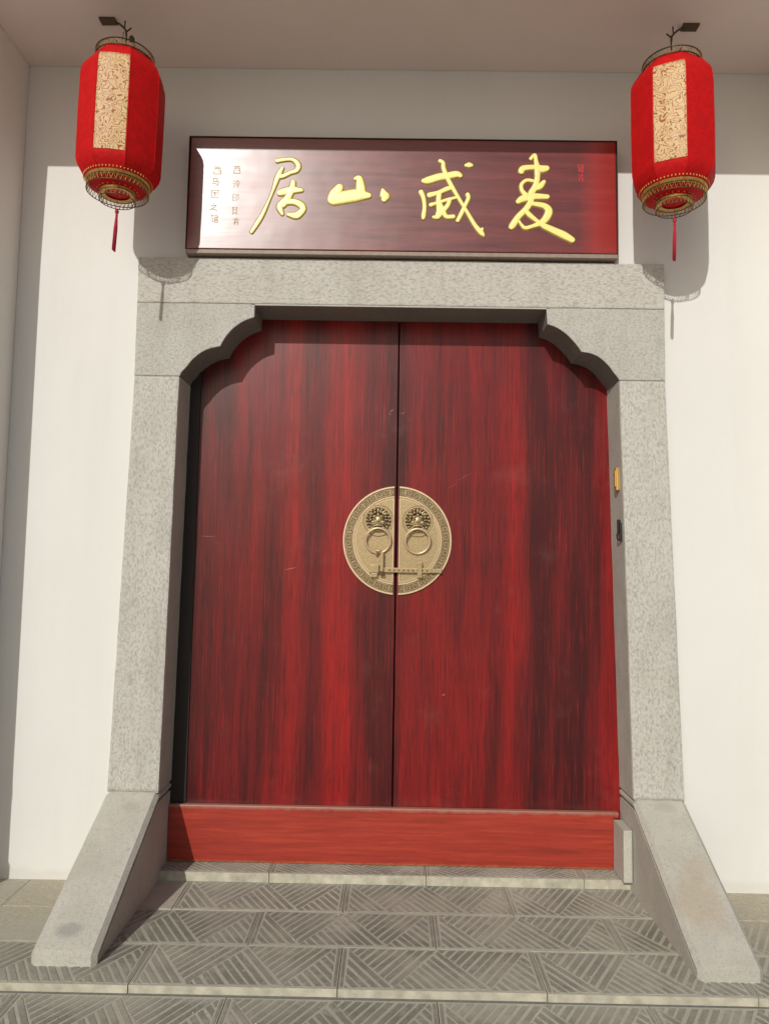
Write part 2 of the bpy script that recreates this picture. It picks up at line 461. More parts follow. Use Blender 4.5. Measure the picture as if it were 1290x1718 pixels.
def blob(bm, c, r, mi=0, sub=2):
    ret = bmesh.ops.create_icosphere(bm, subdivisions=sub, radius=1.0)
    for v in ret['verts']:
        v.co = Vector((c[0] + v.co.x * r[0], c[1] + v.co.y * r[1], c[2] + v.co.z * r[2]))
    for v in ret['verts']:
        for f in v.link_faces:
            f.material_index = mi
            f.smooth = True

def spline(pts, n=5):
    """Catmull-Rom through points of any dimension"""
    out = []
    P = [pts[0]] + list(pts) + [pts[-1]]
    for i in range(1, len(P) - 2):
        for k in range(n):
            t = k / n
            out.append(tuple(0.5 * ((2 * b) + (-a + c) * t + (2 * a - 5 * b + 4 * c - d) * t * t + (-a + 3 * b - 3 * c + d) * t ** 3)
                             for a, b, c, d in zip(P[i - 1], P[i], P[i + 1], P[i + 2])))
    out.append(tuple(pts[-1]))
    return out

# ------------------------------------------------------------------ ground and paving
WALL_Y = 0.043
DOOR_Y = 0.179
TL, TW = 0.627, 0.2505

bm = bmesh.new(); box(bm, -60, 60, -60, 60, -0.6, -0.19)
tag(link('ground', bm, M['ground']), kind='structure')  # unseen yard that bounces light under the eave
bm = bmesh.new(); box(bm, -6, 6, -0.685, 0.35, -0.185, -0.0135)
pave = tag(link('pavement', bm, M['mortar']), kind='structure')
bm = bmesh.new(); box(bm, -6, 6, -1.72, -0.687, -0.187, -0.0385)
lower = tag(link('lower_pavement', bm, M['mortar']), kind='structure')
bm = bmesh.new(); box(bm, -0.99, 0.99, 0.058, 0.3, -0.012, 0.0300)
landing = tag(link('doorstep', bm, M['mortar']), kind='structure')

def tile_mesh(name, L, Wd, th, flip, front, bars=True):
    """one brick tile: pale recessed ground, dark raised bars in a woven zigzag; origin at the centre of its top"""
    bm = bmesh.new()
    x0, x1, y0, y1 = -L / 2 + .0015, L / 2 - .0015, -Wd / 2 + .0012, Wd / 2 - .0012
    box(bm, x0, x1, y0, y1, -th, (-0.0014 if bars else -.0002), 0)
    for f in bm.faces:
        f.normal_update()
    for f in bm.faces:
        if abs(f.calc_center_median().y - y0) < 1e-4:
            f.material_index = 2
    e = 0.007
    def bar(poly):
        if len(poly) < 3 or not bars:
            return
        A = [bm.verts.new((p[0], p[1], -0.0024)) for p in poly]
        cx = sum(p[0] for p in poly) / len(poly); cy = sum(p[1] for p in poly) / len(poly)
        B = [bm.verts.new((p[0] + (cx - p[0]) * .03, p[1] + (cy - p[1]) * .03, 0.0)) for p in poly]
        bm.faces.new(B).material_index = 1
        for i in range(len(poly)):
            j = (i + 1) % len(poly)
            bm.faces.new((A[i], A[j], B[j], B[i])).material_index = 1
    def clip(poly, nx, ny, c):
        out = []
        for i in range(len(poly)):
            p, q = poly[i], poly[(i + 1) % len(poly)]
            dp = nx * p[0] + ny * p[1] - c; dq = nx * q[0] + ny * q[1] - c
            if dp >= 0:
                out.append(p)
            if (dp >= 0) != (dq >= 0):
                t = dp / (dp - dq)
                out.append((p[0] + (q[0] - p[0]) * t, p[1] + (q[1] - p[1]) * t))
        return out
    # end borders
    for sx in (-1, 1):
        xa, xb = (x0 + .004, x0 + .013) if sx < 0 else (x1 - .013, x1 - .004)
        bar([(xa, y0 + e), (xb, y0 + e), (xb, y1 - e), (xa, y1 - e)])
    X0, X1 = x0 + .019, x1 - .019
    Y0, Y1 = y0 + e, y1 - e
    q = (X1 - X0) / 4; H = Y1 - Y0
    N = 0
    for k in range(5):                     # up-pointing triangles, apex at top k=0,2,4 ; filled with '\' bars
        for updown in (0, 1):
            if updown == 0 and k % 2 == 0:
                tri = [(X0 + (k - 1) * q, Y0), (X0 + (k + 1) * q, Y0), (X0 + k * q, Y1)]; s = -1
            elif updown == 1 and k % 2 == 1:
                tri = [(X0 + (k - 1) * q, Y1), (X0 + k * q, Y0), (X0 + (k + 1) * q, Y1)]; s = 1
            else:
                continue
            # bar direction parallel to the right side of the triangle
            dx, dy = (q, -H) if s < 0 else (q, H)
            l = math.hypot(dx, dy); nx, ny = -dy / l, dx / l
            if nx < 0: nx, ny = -nx, -ny
            vals = [nx * p[0] + ny * p[1] for p in tri]
            lo, hi = min(vals), max(vals)
            nb = 9
            per = (hi - lo) / nb
            for b in range(nb):
                poly = tri if True else None
                jit = random.uniform(-.08, .08) * per
                poly = clip(poly, nx, ny, lo + per * (b + .17) + jit)
                poly = clip(poly, -nx, -ny, -(lo + per * (b + .83) + jit))
                poly = clip(poly, 1, 0, X0); poly = clip(poly, -1, 0, -X1)
                # keep clear of the left side line
                if flip:
                    poly = [(-p[0], p[1]) for p in poly][::-1]
                # shrink a little
                if len(poly) >= 3:
                    ar = abs(sum(poly[i][0] * poly[(i + 1) % len(poly)][1] - poly[(i + 1) % len(poly)][0] * poly[i][1] for i in range(len(poly)))) / 2
                    if ar > 2.5e-5:
                        cx = sum(p[0] for p in poly) / len(poly); cy = sum(p[1] for p in poly) / len(poly)
                        poly = [(cx + (p[0] - cx) * .965, cy + (p[1] - cy) * .965) for p in poly]
                        bar(poly)
    bmesh.ops.recalc_face_normals(bm, faces=bm.faces)
    me = bpy.data.meshes.new(name)
    bm.to_mesh(me); bm.free()
    for k in ('groove', 'bar', 'edge'):
        me.materials.append(M[k])
    return me

tmesh = [tile_mesh('paving_tile', TL, TW, 0.0250, i % 2 == 9, True) for i in range(3)]
plain = tile_mesh('paving_tile', TL, TW, 0.0250, False, True, False)
smesh = tile_mesh('step_tile', TL, 0.125, 0.0375, False, True)
def lay(parent, xs, yc, z, meshes, name='paving_tile', xr=None):
    for x in xs:
        me = random.choice(meshes)
        if (yc > -.1 and (x < -1.3 or x > 1.0)) or (-.35 < yc < -.1 and x < -1.5):
            me = plain
        o = bpy.data.objects.new(name, me)
        COL.objects.link(o)
        o.parent = parent
        o.location = (x + TL / 2, yc + random.uniform(-.0008, .0008), z + random.uniform(-.001, .001))
        o.rotation_euler = (random.uniform(-.0015, .0015), random.uniform(-.001, .001), random.uniform(-.0015, .0015))
def xs(j, a=-2.2, b=2.1):
    while j > a: j -= TL
    out = []
    while j < b:
        out.append(j); j += TL
    return out
lay(pave, xs(-.179, -3.9, 3.6), -.0655, 0, tmesh)
lay(pave, xs(.149, -3.9, 3.6), -.3165, 0, tmesh)
lay(pave, xs(-.163, -3.9, 3.6), -.5675, 0, tmesh)
lay(lower, xs(.135, -3.9, 3.6), -.8215, -.0262, tmesh)
lay(lower, xs(-.163, -3.9, 3.6), -1.0725, -.0262, tmesh)
lay(lower, xs(.135, -3.9, 3.6), -1.3235, -.0262, tmesh)
lay(lower, xs(-.163, -3.9, 3.6), -1.5745, -.0262, tmesh)
bm = bmesh.new(); box(bm, -6, 6, .061, .08, -.02, -.0025)
link('mortar_strip', bm, M['groove'], pave)
# doorstep tiles: only between the jambs (clipped at the ends)
def step_piece(xa, xb):
    bm = bmesh.new()
    me0 = smesh
    bm.from_mesh(me0)
    for v in bm.verts:
        pass
    # keep the part of the tile between the jambs
    cx = (xa[0] + TL / 2)
    geom = bm.verts[:] + bm.edges[:] + bm.faces[:]
    lo, hi = xb
    if cx - TL / 2 < lo:
        bmesh.ops.bisect_plane(bm, geom=geom, plane_co=(lo - cx, 0, 0), plane_no=(1, 0, 0), clear_inner=True)
        geom = bm.verts[:] + bm.edges[:] + bm.faces[:]
    if cx + TL / 2 > hi:
        bmesh.ops.bisect_plane(bm, geom=geom, plane_co=(hi - cx, 0, 0), plane_no=(1, 0, 0), clear_outer=True)
    me = bpy.data.meshes.new('step_tile')
    bm.to_mesh(me); bm.free()
    for k in ('groove', 'bar', 'edge'):
        me.materials.append(M[k])
    o = bpy.data.objects.new('paving_tile', me)
    COL.objects.link(o); o.parent = landing
    o.location = (cx, .1135, .0385)
for x in (-1.115, -.488, .139, .766):
    step_piece((x,), (-.945, .965))

# ------------------------------------------------------------------ house: front wall, side walls, soffit, columns
bm = bmesh.new()
prism(bm, [(-5, -.18), (-1.02, -.18), (-1.02, 2.45), (1.02, 2.45), (1.02, -.18), (5, -.18), (5, 3.9), (-5, 3.9)], 'y', WALL_Y, .36)
house = tag(link('house_wall', bm, M['wall']), 'white plastered front wall around the stone doorway, sunlit below and shaded under the eave', 'wall')
bm = bmesh.new(); box(bm, -1.2, 1.2, .42, .46, -.05, 2.6)
link('dark_hall', bm, M['dark'], house)

def cbox(name, x0, x1, y0, y1, z0, z1, m, parent=None, bev=0.0):
    bm = bmesh.new(); box(bm, x0, x1, y0, y1, z0, z1, 0, bev)
    return link(name, bm, m, parent)

tag(cbox('side_wall', -1.90, -1.622, -.235, WALL_Y - .001, -.01, 3.408, M['side'], None, .006),
    'shaded narrow return wall at the left edge of the porch', 'wall')
tag(cbox('side_wall', 1.640, 1.92, -.235, WALL_Y - .001, -.01, 3.408, M['side'], None, .006),
    'narrow return wall past the right edge of the porch', 'wall')

eave = empty('eave', (0, -.33, 3.41), 'overhanging plastered eave soffit that the two lanterns hang under', 'eave')
o = cbox('soffit', -5, 5, -.715, WALL_Y - .001, 3.41, 3.62, M['soffit'], None, .004); o.parent = eave; o.location = (0, .33, -3.41)
bm = bmesh.new()
prism(bm, [(-.80, 3.622), (.30, 4.05), (.30, 4.14), (-.84, 3.68)], 'x', -5, 5)
o = link('roof_slab', bm, M['roof']); o.parent = eave; o.location = (0, .33, -3.41)

def column(x, label, lean=0.0):
    c = empty('porch_column', (x, -.305, 0), label, 'column', 'columns at the ends of the porch')
    bm = bmesh.new(); lathe(bm, [(0, .74), (.111, .74), (.113, 3.409), (0, 3.409)], 40)
    link('shaft', bm, M['side'], c, True)
    bm = bmesh.new()
    lathe(bm, [(0, .34), (.118, .34), (.134, .40), (.150, .47), (.155, .56), (.151, .64), (.136, .70), (.118, .742), (0, .742)], 40)
    link('drum_base', bm, M['stone_n'], c, True)
    bm = bmesh.new(); box(bm, -.13, .13, -.13, .13, .0, .338, 0, .006)
    link('plinth', bm, M['stone_n'], c)
    c.rotation_euler = (0, math.radians(lean), 0)
column(-1.820, 'round porch column on a drum shaped stone base, just past the left edge', 1.1)
column(1.89, 'round porch column on a drum shaped stone base, just past the right edge')

# ------------------------------------------------------------------ stone doorway
gate = empty('stone_doorway', (0, 0, 0), 'grey hammered granite door surround with scalloped corners and sloping feet', 'doorway')
BACK = .192
# lintel
bm = bmesh.new()
prism(bm, [(-1.0965, 2.3505), (1.0975, 2.3505), (1.0985, 2.5445), (-1.099, 2.546)], 'y', 0.0, BACK, 0, .006)
shade_reveal_faces((rough(bm), link('lintel', bm, M['stone_h'], gate))[1])
bm = bmesh.new(); box(bm, -.604, .610, .001, BACK - .002, 2.3435, 2.3500, 0, .002)
shade_reveal_faces(link('lintel_lip', bm, M['cop_a'], gate))
# corner blocks
cl = [(-.605, 2.293), (-.633, 2.283), (-.662, 2.268), (-.690, 2.246), (-.713, 2.220), (-.731, 2.192), (-.742, 2.167)]
cl2 = [(-.742, 2.167), (-.772, 2.161), (-.803, 2.150), (-.834, 2.131), (-.862, 2.105), (-.883, 2.076), (-.899, 2.058), (-.907, 2.0405)]
curveL = spline(cl, 3) + spline(cl2, 3)[1:]
polyL = [(-1.0955, 2.0405), (-1.0965, 2.3475), (-.604, 2.3475)] + curveL
cr = [(.612, 2.280), (.640, 2.271), (.668, 2.256), (.694, 2.236), (.718, 2.211), (.738, 2.187), (.752, 2.165)]
cr2 = [(.752, 2.165), (.782, 2.161), (.813, 2.150), (.842, 2.130), (.866, 2.105), (.886, 2.077), (.900, 2.060), (.906, 2.0485)]
curveR = spline(cr, 3) + spline(cr2, 3)[1:]
polyR = [(1.0965, 2.0485), (1.0970, 2.3475), (.608, 2.3475)] + curveR
for poly, sgn in ((polyL, -1), (polyR, 1)):
    bm = bmesh.new()
    prism(bm, poly, 'y', 0.001, BACK, 0, .0035, 2)
    rough(bm, .0009)
    shade_reveal_faces(link('corner_block', bm, M['stone_n'], gate))
# jambs
bm = bmesh.new(); prism(bm, [(-1.133, .3615), (-.926, .3615), (-.907, 2.0375), (-1.0955, 2.0375)], 'y', 0.0, BACK, 0, .010)
rough(bm, .0014)
smooth_faces(link('jamb', bm, M['stone_v'], gate), 'cop_a')
bm = bmesh.new(); prism(bm, [(.948, .3665), (1.152, .3665), (1.097, 2.0455), (.9065, 2.0455)], 'y', 0.0, BACK, 0, .010)
rough(bm, .0014)
smooth_faces(link('jamb', bm, M['stone_v'], gate), 'cop_a')
# buttress feet with coping slabs
for (xo, xi, PP, zt, m) in ((-1.134, -.9255, .596, .358, 'cop_a'), (1.1525, .9475, .610, .363, 'cop_b')):
    x0, x1 = sorted((xo, xi))
    s = 1 if xo > 0 else -1
    a0, a1 = x0 + .0025, x1 - .0025
    bm = bmesh.new()
    prism(bm, [(BACK, -.01), (-PP + .03, -.01), (-PP + .03, .012), (0.0, zt - .040), (BACK, zt - .040)], 'x', a0, a1, 0)
    b = link('buttress', bm, M[m], gate)
    bm = bmesh.new()
    prism(bm, [(BACK, zt - .039), (0.0, zt - .039), (-PP + .035, .0135), (-PP + .035, -.012), (-PP, -.012), (-PP - .001, .036), (-PP + .010, .044), (0.0, zt), (BACK, zt)], 'x', x0, x1, 0, .015, 1)
    rough(bm, .0012)
    link('coping', bm, M[m], b)
# foot stones closing the reveal in front of the threshold
for (x0, x1) in ((.912, .9465),):
    bm = bmesh.new(); box(bm, x0, x1, .012, .1475, .0415, .242, 0, .005)
    rough(bm, .001)
    link('reveal_stone', bm, M['cop_a'], gate)

# pale mortar in the joints
for (xa, xb, zj) in ((-1.093, -.62, 2.3490), (.62, 1.094, 2.3490), (-1.093, -.910, 2.0390), (.909, 1.094, 2.0470), (-1.130, -.929, .3600), (.951, 1.149, .3645)):
    bm = bmesh.new(); box(bm, xa, xb, .0045, .15, zj - .004, zj + .004, 0, 0)
    link('mortar_joint', bm, M['joint'], gate)

# ------------------------------------------------------------------ threshold
bm = bmesh.new(); box(bm, -.927, .9155, .149, .176, .0400, .268, 0, .004)
box(bm, .9157, .935, .150, .176, .244, .2675, 0, .002)
th = tag(link('door_threshold', bm, M['sill']), 'orange red wooden threshold board with a worn pale top edge below the doors', 'threshold')
bm = bmesh.new(); box(bm, -.93, .955, .1765, .245, .0400, .2615, 0)
link('threshold_rail', bm, M['door'], th)

# ------------------------------------------------------------------ door leaves with brass plates
SEAM = 0.0005
DC = (SEAM + .004, 1.3800)           # centre of the round plate
DR = .2325
def half_disc_prism(bm, r0, r1, y0, y1, side, gap, mi=0, n=44):
    """part of a ring (r0..r1) on one side of the seam"""
    xg = SEAM + side * gap
    def pts(r):
        a = math.asin(max(-1, min(1, abs(xg - DC[0]) / r)))
        if side > 0: A0, A1 = -math.pi / 2, math.pi / 2
        out = []
        lo, hi = -math.pi / 2, math.pi / 2
        off = math.asin((xg - DC[0]) * side / r)
        for k in range(n + 1):
            t = lo + off + (hi - lo - 2 * off) * k / n
            out.append((DC[0] + side * r * math.cos(t), DC[1] + r * math.sin(t)))
        return out
    outer = pts(r1)
    if r0 <= 0:
        poly = outer
        prism(bm, poly, 'y', y0, y1, mi)
        return
    inner = pts(r0)
    V = []
    for (o_, i_) in zip(outer, inner):
        V.append([bm.verts.new((o_[0], y0, o_[1])), bm.verts.new((i_[0], y0, i_[1])), bm.verts.new((i_[0], y1, i_[1])), bm.verts.new((o_[0], y1, o_[1]))])
    for a, b in zip(V, V[1:]):
        for k in range(4):
            bm.faces.new((a[k], a[(k + 1) % 4], b[(k + 1) % 4], b[k])).material_index = mi
    bm.faces.new(V[0]).material_index = mi; bm.faces.new(V[-1][::-1]).material_index = mi

def key_band(bm, side, gap, y0, y1):
    """square-spiral fret bars round the rim"""
    N = 40
    def seg(r0, r1, a0, a1):
        V = []
        for a in (a0, a1):
            for r in (r0, r1):
                V.append((DC[0] + r * math.cos(a), DC[1] + r * math.sin(a)))
        for p in V:
            if (p[0] - SEAM) * side < gap + .0003: return
        q = [V[0], V[1], V[3], V[2]]
        A = [bm.verts.new((p[0], y1, p[1])) for p in q]; B = [bm.verts.new((p[0], y0, p[1])) for p in q]
        bm.faces.new(B)
        for i in range(4):
            bm.faces.new((A[i], A[(i + 1) % 4], B[(i + 1) % 4], B[i]))
    w = .0030
    for k in range(N):
        a = 2 * math.pi * k / N; s = 2 * math.pi / N
        rm = .2085; wa = w / rm
        r_in, r_out = .195, .222
        m = 1 if k % 2 else -1
        def A(t):  # 0..1 across the unit
            return a + s * (t if m > 0 else 1 - t)
        seg(r_in, r_out, A(.06) - wa / 2, A(.06) + wa / 2)
        seg(r_out - w, r_out, min(A(.06), A(.94)), max(A(.06), A(.94)))
        seg(r_in + .006, r_out, A(.80) - wa / 2, A(.80) + wa / 2)
        seg(r_in + .006, r_in + .006 + w, min(A(.34), A(.80)), max(A(.34), A(.80)))
        seg(r_in + .006, r_out - .008, A(.36) - wa / 2, A(.36) + wa / 2)
        seg(r_in - .001, r_in + w - .001, a, a + s)

def lion_mask(bm, cx0, cz0, y0):
    """relief lion face; y is the plate surface, relief comes toward -y"""
    cx, cz, y = 0.0, 0.0, 0.0
    # dark backing dish
    for (r, dy, mi) in ((.0345, .0035, 1),):
        prism(bm, [(cx + r * math.cos(2 * math.pi * k / 30), cz + r * 1.05 * math.sin(2 * math.pi * k / 30)) for k in range(30)], 'y', y - dy, y, mi)
    # mane: two rings of curls
    for k in range(15):
        a = math.pi * (-0.22 + 1.44 * k / 14)
        blob(bm, (cx + .0315 * math.cos(a), y - .007, cz + .0315 * math.sin(a)), (.0046, .006, .0046), 0, 1)
        tube(bm, [(cx + .020 * math.cos(a), y - .010, cz + .021 * math.sin(a)), (cx + .0275 * math.cos(a + .09), y - .009, cz + .0285 * math.sin(a + .09))], .0018, 5, 0)
    for k in range(9):
        a = math.pi * (-0.05 + 1.1 * k / 8)
        blob(bm, (cx + .021 * math.cos(a), y - .011, cz + .003 + .020 * math.sin(a)), (.0040, .006, .0042), 0, 1)
    blob(bm, (cx, y - .012, cz - .003), (.017, .011, .019), 2, 2)        # skull
    blob(bm, (cx, y - .016, cz + .026), (.004, .006, .009), 0, 1)        # crest
    for s in (-1, 1):
        blob(bm, (cx + s * .0095, y - .021, cz + .009), (.0070, .005, .0032), 0, 2)    # brows
        blob(bm, (cx + s * .0085, y - .022, cz + .0025), (.0040, .004, .0036), 0, 2)   # eyes
        blob(bm, (cx + s * .0085, y - .0255, cz + .0025), (.0016, .0012, .0016), 1, 1)
        blob(bm, (cx + s * .0130, y - .017, cz - .007), (.0075, .006, .0050), 0, 2)    # cheeks
        tube(bm, [(cx + s * .006, y - .021, cz - .010), (cx + s * .018, y - .016, cz - .013), (cx + s * .028, y - .010, cz - .009)], [.0022, .0022, .0012], 6, 0)
        blob(bm, (cx + s * .020, y - .012, cz + .017), (.0050, .005, .0060), 0, 1)     # ears
    blob(bm, (cx, y - .023, cz - .004), (.0046, .006, .0036), 0, 2)      # nose
    blob(bm, (cx, y - .019, cz + .0145), (.0042, .005, .0042), 0, 2)     # forehead jewel
    tube(bm, [(cx - .013, y - .018, cz - .0175), (cx, y - .023, cz - .0155), (cx + .013, y - .018, cz - .0175)], .0026, 6, 0)
    blob(bm, (cx, y - .015, cz - .0225), (.0120, .007, .0045), 1, 2)     # open mouth
    tube(bm, [(cx - .016, y - .012, cz - .020), (cx - .010, y - .015, cz - .0285), (cx, y - .016, cz - .031), (cx + .010, y - .015, cz - .0285), (cx + .016, y - .012, cz - .020)], .0028, 6, 2)
    for v in bm.verts:
        v.co = Vector((cx0 + v.co.x * 1.55, y0 + v.co.y * 1.15, cz0 + v.co.z * 1.50))

def door_leaf(side, x_out, label):
    t = empty('door_leaf', (x_out, DOOR_Y, .27), label, 'door')
    def put(o):
        o.parent = t
        o.location = -Vector(t.location)
        return o
    g = .0028
    xs_ = sorted((SEAM + side * g, x_out))
    bm = bmesh.new(); box(bm, xs_[0], xs_[1], DOOR_Y, DOOR_Y + .05, .263, 2.43, 0, .0025)
    put(link('panel', bm, M['door']))
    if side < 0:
        bm = bmesh.new(); box(bm, -.96, -.862, DOOR_Y - .008, DOOR_Y + .001, .2695, 2.43, 0, .002)  # added dark strip that paints the deep shadow beside the left leaf
        put(link('shade_strip', bm, M['jamb_shade']))
    gp = .0108
    bm = bmesh.new()
    half_disc_prism(bm, 0, DR - .002, DOOR_Y - .004, DOOR_Y + .001, side, gp)
    plate = put(link('knocker_plate', bm, M['brass']))
    bm = bmesh.new(); half_disc_prism(bm, DR - .0065, DR, DOOR_Y - .009, DOOR_Y - .001, side, gp)
    link('rim', bm, M['brass_rim'], plate)
    bm = bmesh.new(); half_disc_prism(bm, .186, .190, DOOR_Y - .0065, DOOR_Y - .0035, side, gp)
    half_disc_prism(bm, .177, .1795, DOOR_Y - .0055, DOOR_Y - .0035, side, gp)
    box(bm, *sorted((SEAM + side * gp, SEAM + side * (gp + .004))), DOOR_Y - .0062, DOOR_Y - .0035, DC[1] - .176, DC[1] + .176)
    link('inner_moulding', bm, M['brass_rim'], plate)
    bm = bmesh.new(); key_band(bm, side, gp, DOOR_Y - .0065, DOOR_Y - .0035)
    link('fret_band', bm, M['brass'], plate)
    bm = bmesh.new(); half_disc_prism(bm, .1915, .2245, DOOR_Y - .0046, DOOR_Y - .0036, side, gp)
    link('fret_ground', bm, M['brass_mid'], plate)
    cx = -.0785 if side < 0 else .0905
    cz = 1.467
    bm = bmesh.new()
    # pear shaped collar round the mask
    tube(bm, [(cx + .0640 * math.cos(a), DOOR_Y - .005, cz + .000 + .064 * math.sin(a)) for a in [2 * math.pi * k / 40 for k in range(40)]], .0022, 6, 0, True)
    link('mask_collar', bm, M['brass'], plate, True)
    bm = bmesh.new(); lion_mask(bm, cx, cz, DOOR_Y - .004)
    link('lion_mask', bm, [M['brass'], M['brass_dark'], M['brass']], plate)
    # crescent lip plate under the mask
    bm = bmesh.new()
    up_ = [(cx + .043 * math.cos(a), cz - .048 + .020 * math.sin(a)) for a in [math.pi * (1 - k / 14) for k in range(15)]]
    lo_ = [(cx + .043 * math.cos(a), cz - .048 - .022 * math.sin(a)) for a in [math.pi * k / 14 for k in range(1, 14)]]
    prism(bm, up_ + lo_, 'y', DOOR_Y - .0105, DOOR_Y - .003, 0, .0015)
    link('lip_plate', bm, M['brass'], plate)
    # ring hanging from the mouth
    R = .0530 if side < 0 else .0525
    rc = cz - .0900
    bm = bmesh.new()
    tube(bm, [(cx + .001 + R * math.cos(a), DOOR_Y - .020 - .010 * math.sin(a), rc + R * math.sin(a)) for a in [2 * math.pi * k / 48 for k in range(48)]], .0050, 8, 0, True)
    link('knocker_ring', bm, M['brass_rim'], plate, True)
    return t
left_leaf = door_leaf(-1, -.955, 'left leaf of the red streaked wooden double door with a half round brass knocker plate')
right_leaf = door_leaf(1, .975, 'right leaf of the red streaked wooden double door with a half round brass knocker plate')

# sliding latch across the seam and the strap hanging from the left ring
z = 1.252
lt = empty('door_latch', (.05, DOOR_Y - .01, z), 'pale brass sliding bar latch lying across the seam low on the round plate', 'latch')
def putl(o, t):
    o.parent = t; o.location = -Vector(t.location); return o
bm = bmesh.new(); box(bm, -.050, .150, DOOR_Y - .021, DOOR_Y - .008, z - .0095, z + .0105, 0, .0015)
box(bm, .150, .196, DOOR_Y - .0200, DOOR_Y - .0090, z - .009, z + .0085, 0, .0015)
putl(link('bar', bm, M['brass']), lt)
for (a, b, zz0, zz1) in ((-.112, -.072, -.012, .022), (-.105, -.078, -.031, -.013), (.092, .112, -.031, .036)):
    bm = bmesh.new(); box(bm, a, b, DOOR_Y - .024, DOOR_Y - .004, z + zz0, z + zz1, 0, .002)
    putl(link('keeper', bm, M['brass']), lt)
bm = bmesh.new()
for k in range(9):
    box(bm, -.030 + k * .020, -.023 + k * .020, DOOR_Y - .0222, DOOR_Y - .0208, z - .003, z + .003)
putl(link('bar_engraving', bm, M['brass_dark']), lt)
bm = bmesh.new()
box(bm, -.086, -.052, DOOR_Y - .012, DOOR_Y - .004, z - .006, z + .006, 0, .002)
putl(link('bracket', bm, M['brass']), lt)
hp = empty('hasp', (-.072, DOOR_Y - .02, 1.34), 'small brass strap hooked on the left knocker ring and dropping to the latch', 'hasp')
bm = bmesh.new()
tube(bm, [(-.086, DOOR_Y - .020, 1.318), (-.080, DOOR_Y - .026, 1.334), (-.068, DOOR_Y - .027, 1.334), (-.060, DOOR_Y - .026, 1.322)], .0048, 8)
box(bm, -.0660, -.0530, DOOR_Y - .031, DOOR_Y - .022, z - .006, 1.330, 0, .002)
blob(bm, (-.084, DOOR_Y - .022, 1.322), (.007, .005, .007), 0, 2)
putl(link('strap', bm, M['brass']), hp)
bm = bmesh.new(); box(bm, -.0680, -.0510, DOOR_Y - .029, DOOR_Y - .02, z - .022, z - .004, 0, .002)
putl(link('strap_end', bm, M['brass_dark']), hp)

# loose grit on the paving
bm = bmesh.new()
for k in range(150):
    gx = random.uniform(-1.5, 1.5); gy = random.choice([random.uniform(-.66, .03), random.uniform(-1.2, -.72), random.uniform(-.3, .03)])
    rr = random.uniform(.0012, .0034)
    n0 = len(bm.verts)
    blob(bm, (gx, gy, (0 if gy > -.69 else -.0262) + rr * .5), (rr * random.uniform(.8, 1.6), rr, rr * .6), 0, 1)
tag(link('grit', bm, M['edge']), 'pale grit and crumbs scattered over the brick paving in front of the doors', 'grit', None, 'stuff')

# fittings on the right reveal
bx = empty('bell_box', (.915, .06, 1.64), 'tiny brass box fixed on the right inner face of the doorway', 'bell box')
bm = bmesh.new(); box(bm, .9035, .921, .040, .074, 1.596, 1.690, 0, .003)
putl(link('case', bm, M['yellowbrass']), bx)
bm = bmesh.new(); box(bm, .8995, .9037, .046, .068, 1.612, 1.680, 0, .002)
putl(link('cover', bm, M['goldwire']), bx)
bm = bmesh.new(); blob(bm, (.8993, .057, 1.662), (.003, .004, .006), 0, 1)
putl(link('button', bm, M['brass_dark']), bx)
cb = empty('cable_hook', (.92, .05, 1.42), 'black iron hook below the brass box on the right inner face of the doorway', 'hook')
bm = bmesh.new(); box(bm, .910, .924, .046, .060, 1.425, 1.475, 0, .002)
box(bm, .9130, .926, .030, .044, 1.385, 1.462, 0, .002)
putl(link('hook_plate', bm, M['black']), cb)
bm = bmesh.new(); tube(bm, [(.914, .052, 1.43), (.908, .052, 1.41), (.909, .050, 1.395), (.915, .046, 1.388)], .0035, 6)
putl(link('hook_arm', bm, M['black']), cb)

# ------------------------------------------------------------------ name board
bd = empty('name_board', (0, .0, 2.575), 'long dark red polished name board with four gold characters above the doorway', 'name board')
BY = -.030
def putb(o):
    return putl(o, bd)
bm = bmesh.new(); prism(bm, [(-.8915, 2.5715), (.8930, 2.5715), (.8905, 3.0535), (-.8875, 3.0535)], 'y', BY, .0425, 0, .003)
putb(link('panel', bm, M['board']))
bm = bmesh.new()
box(bm, -.8950, -.8925, BY - .0012, .0425, 2.570, 3.055); box(bm, .8935, .8965, BY - .0012, .0425, 2.570, 3.055)
box(bm, -.8950, .8965, BY - .0015, .0425, 3.0545, 3.0585)
putb(link('edge_trim', bm, M['dark']))
bm = bmesh.new(); box(bm, -.8950, .8965, BY + .004, .0425, 2.5535, 2.5705, 0, .002)
putb(link('bottom_rail', bm, M['rail']))
for x in (-.7, .7):
    pass

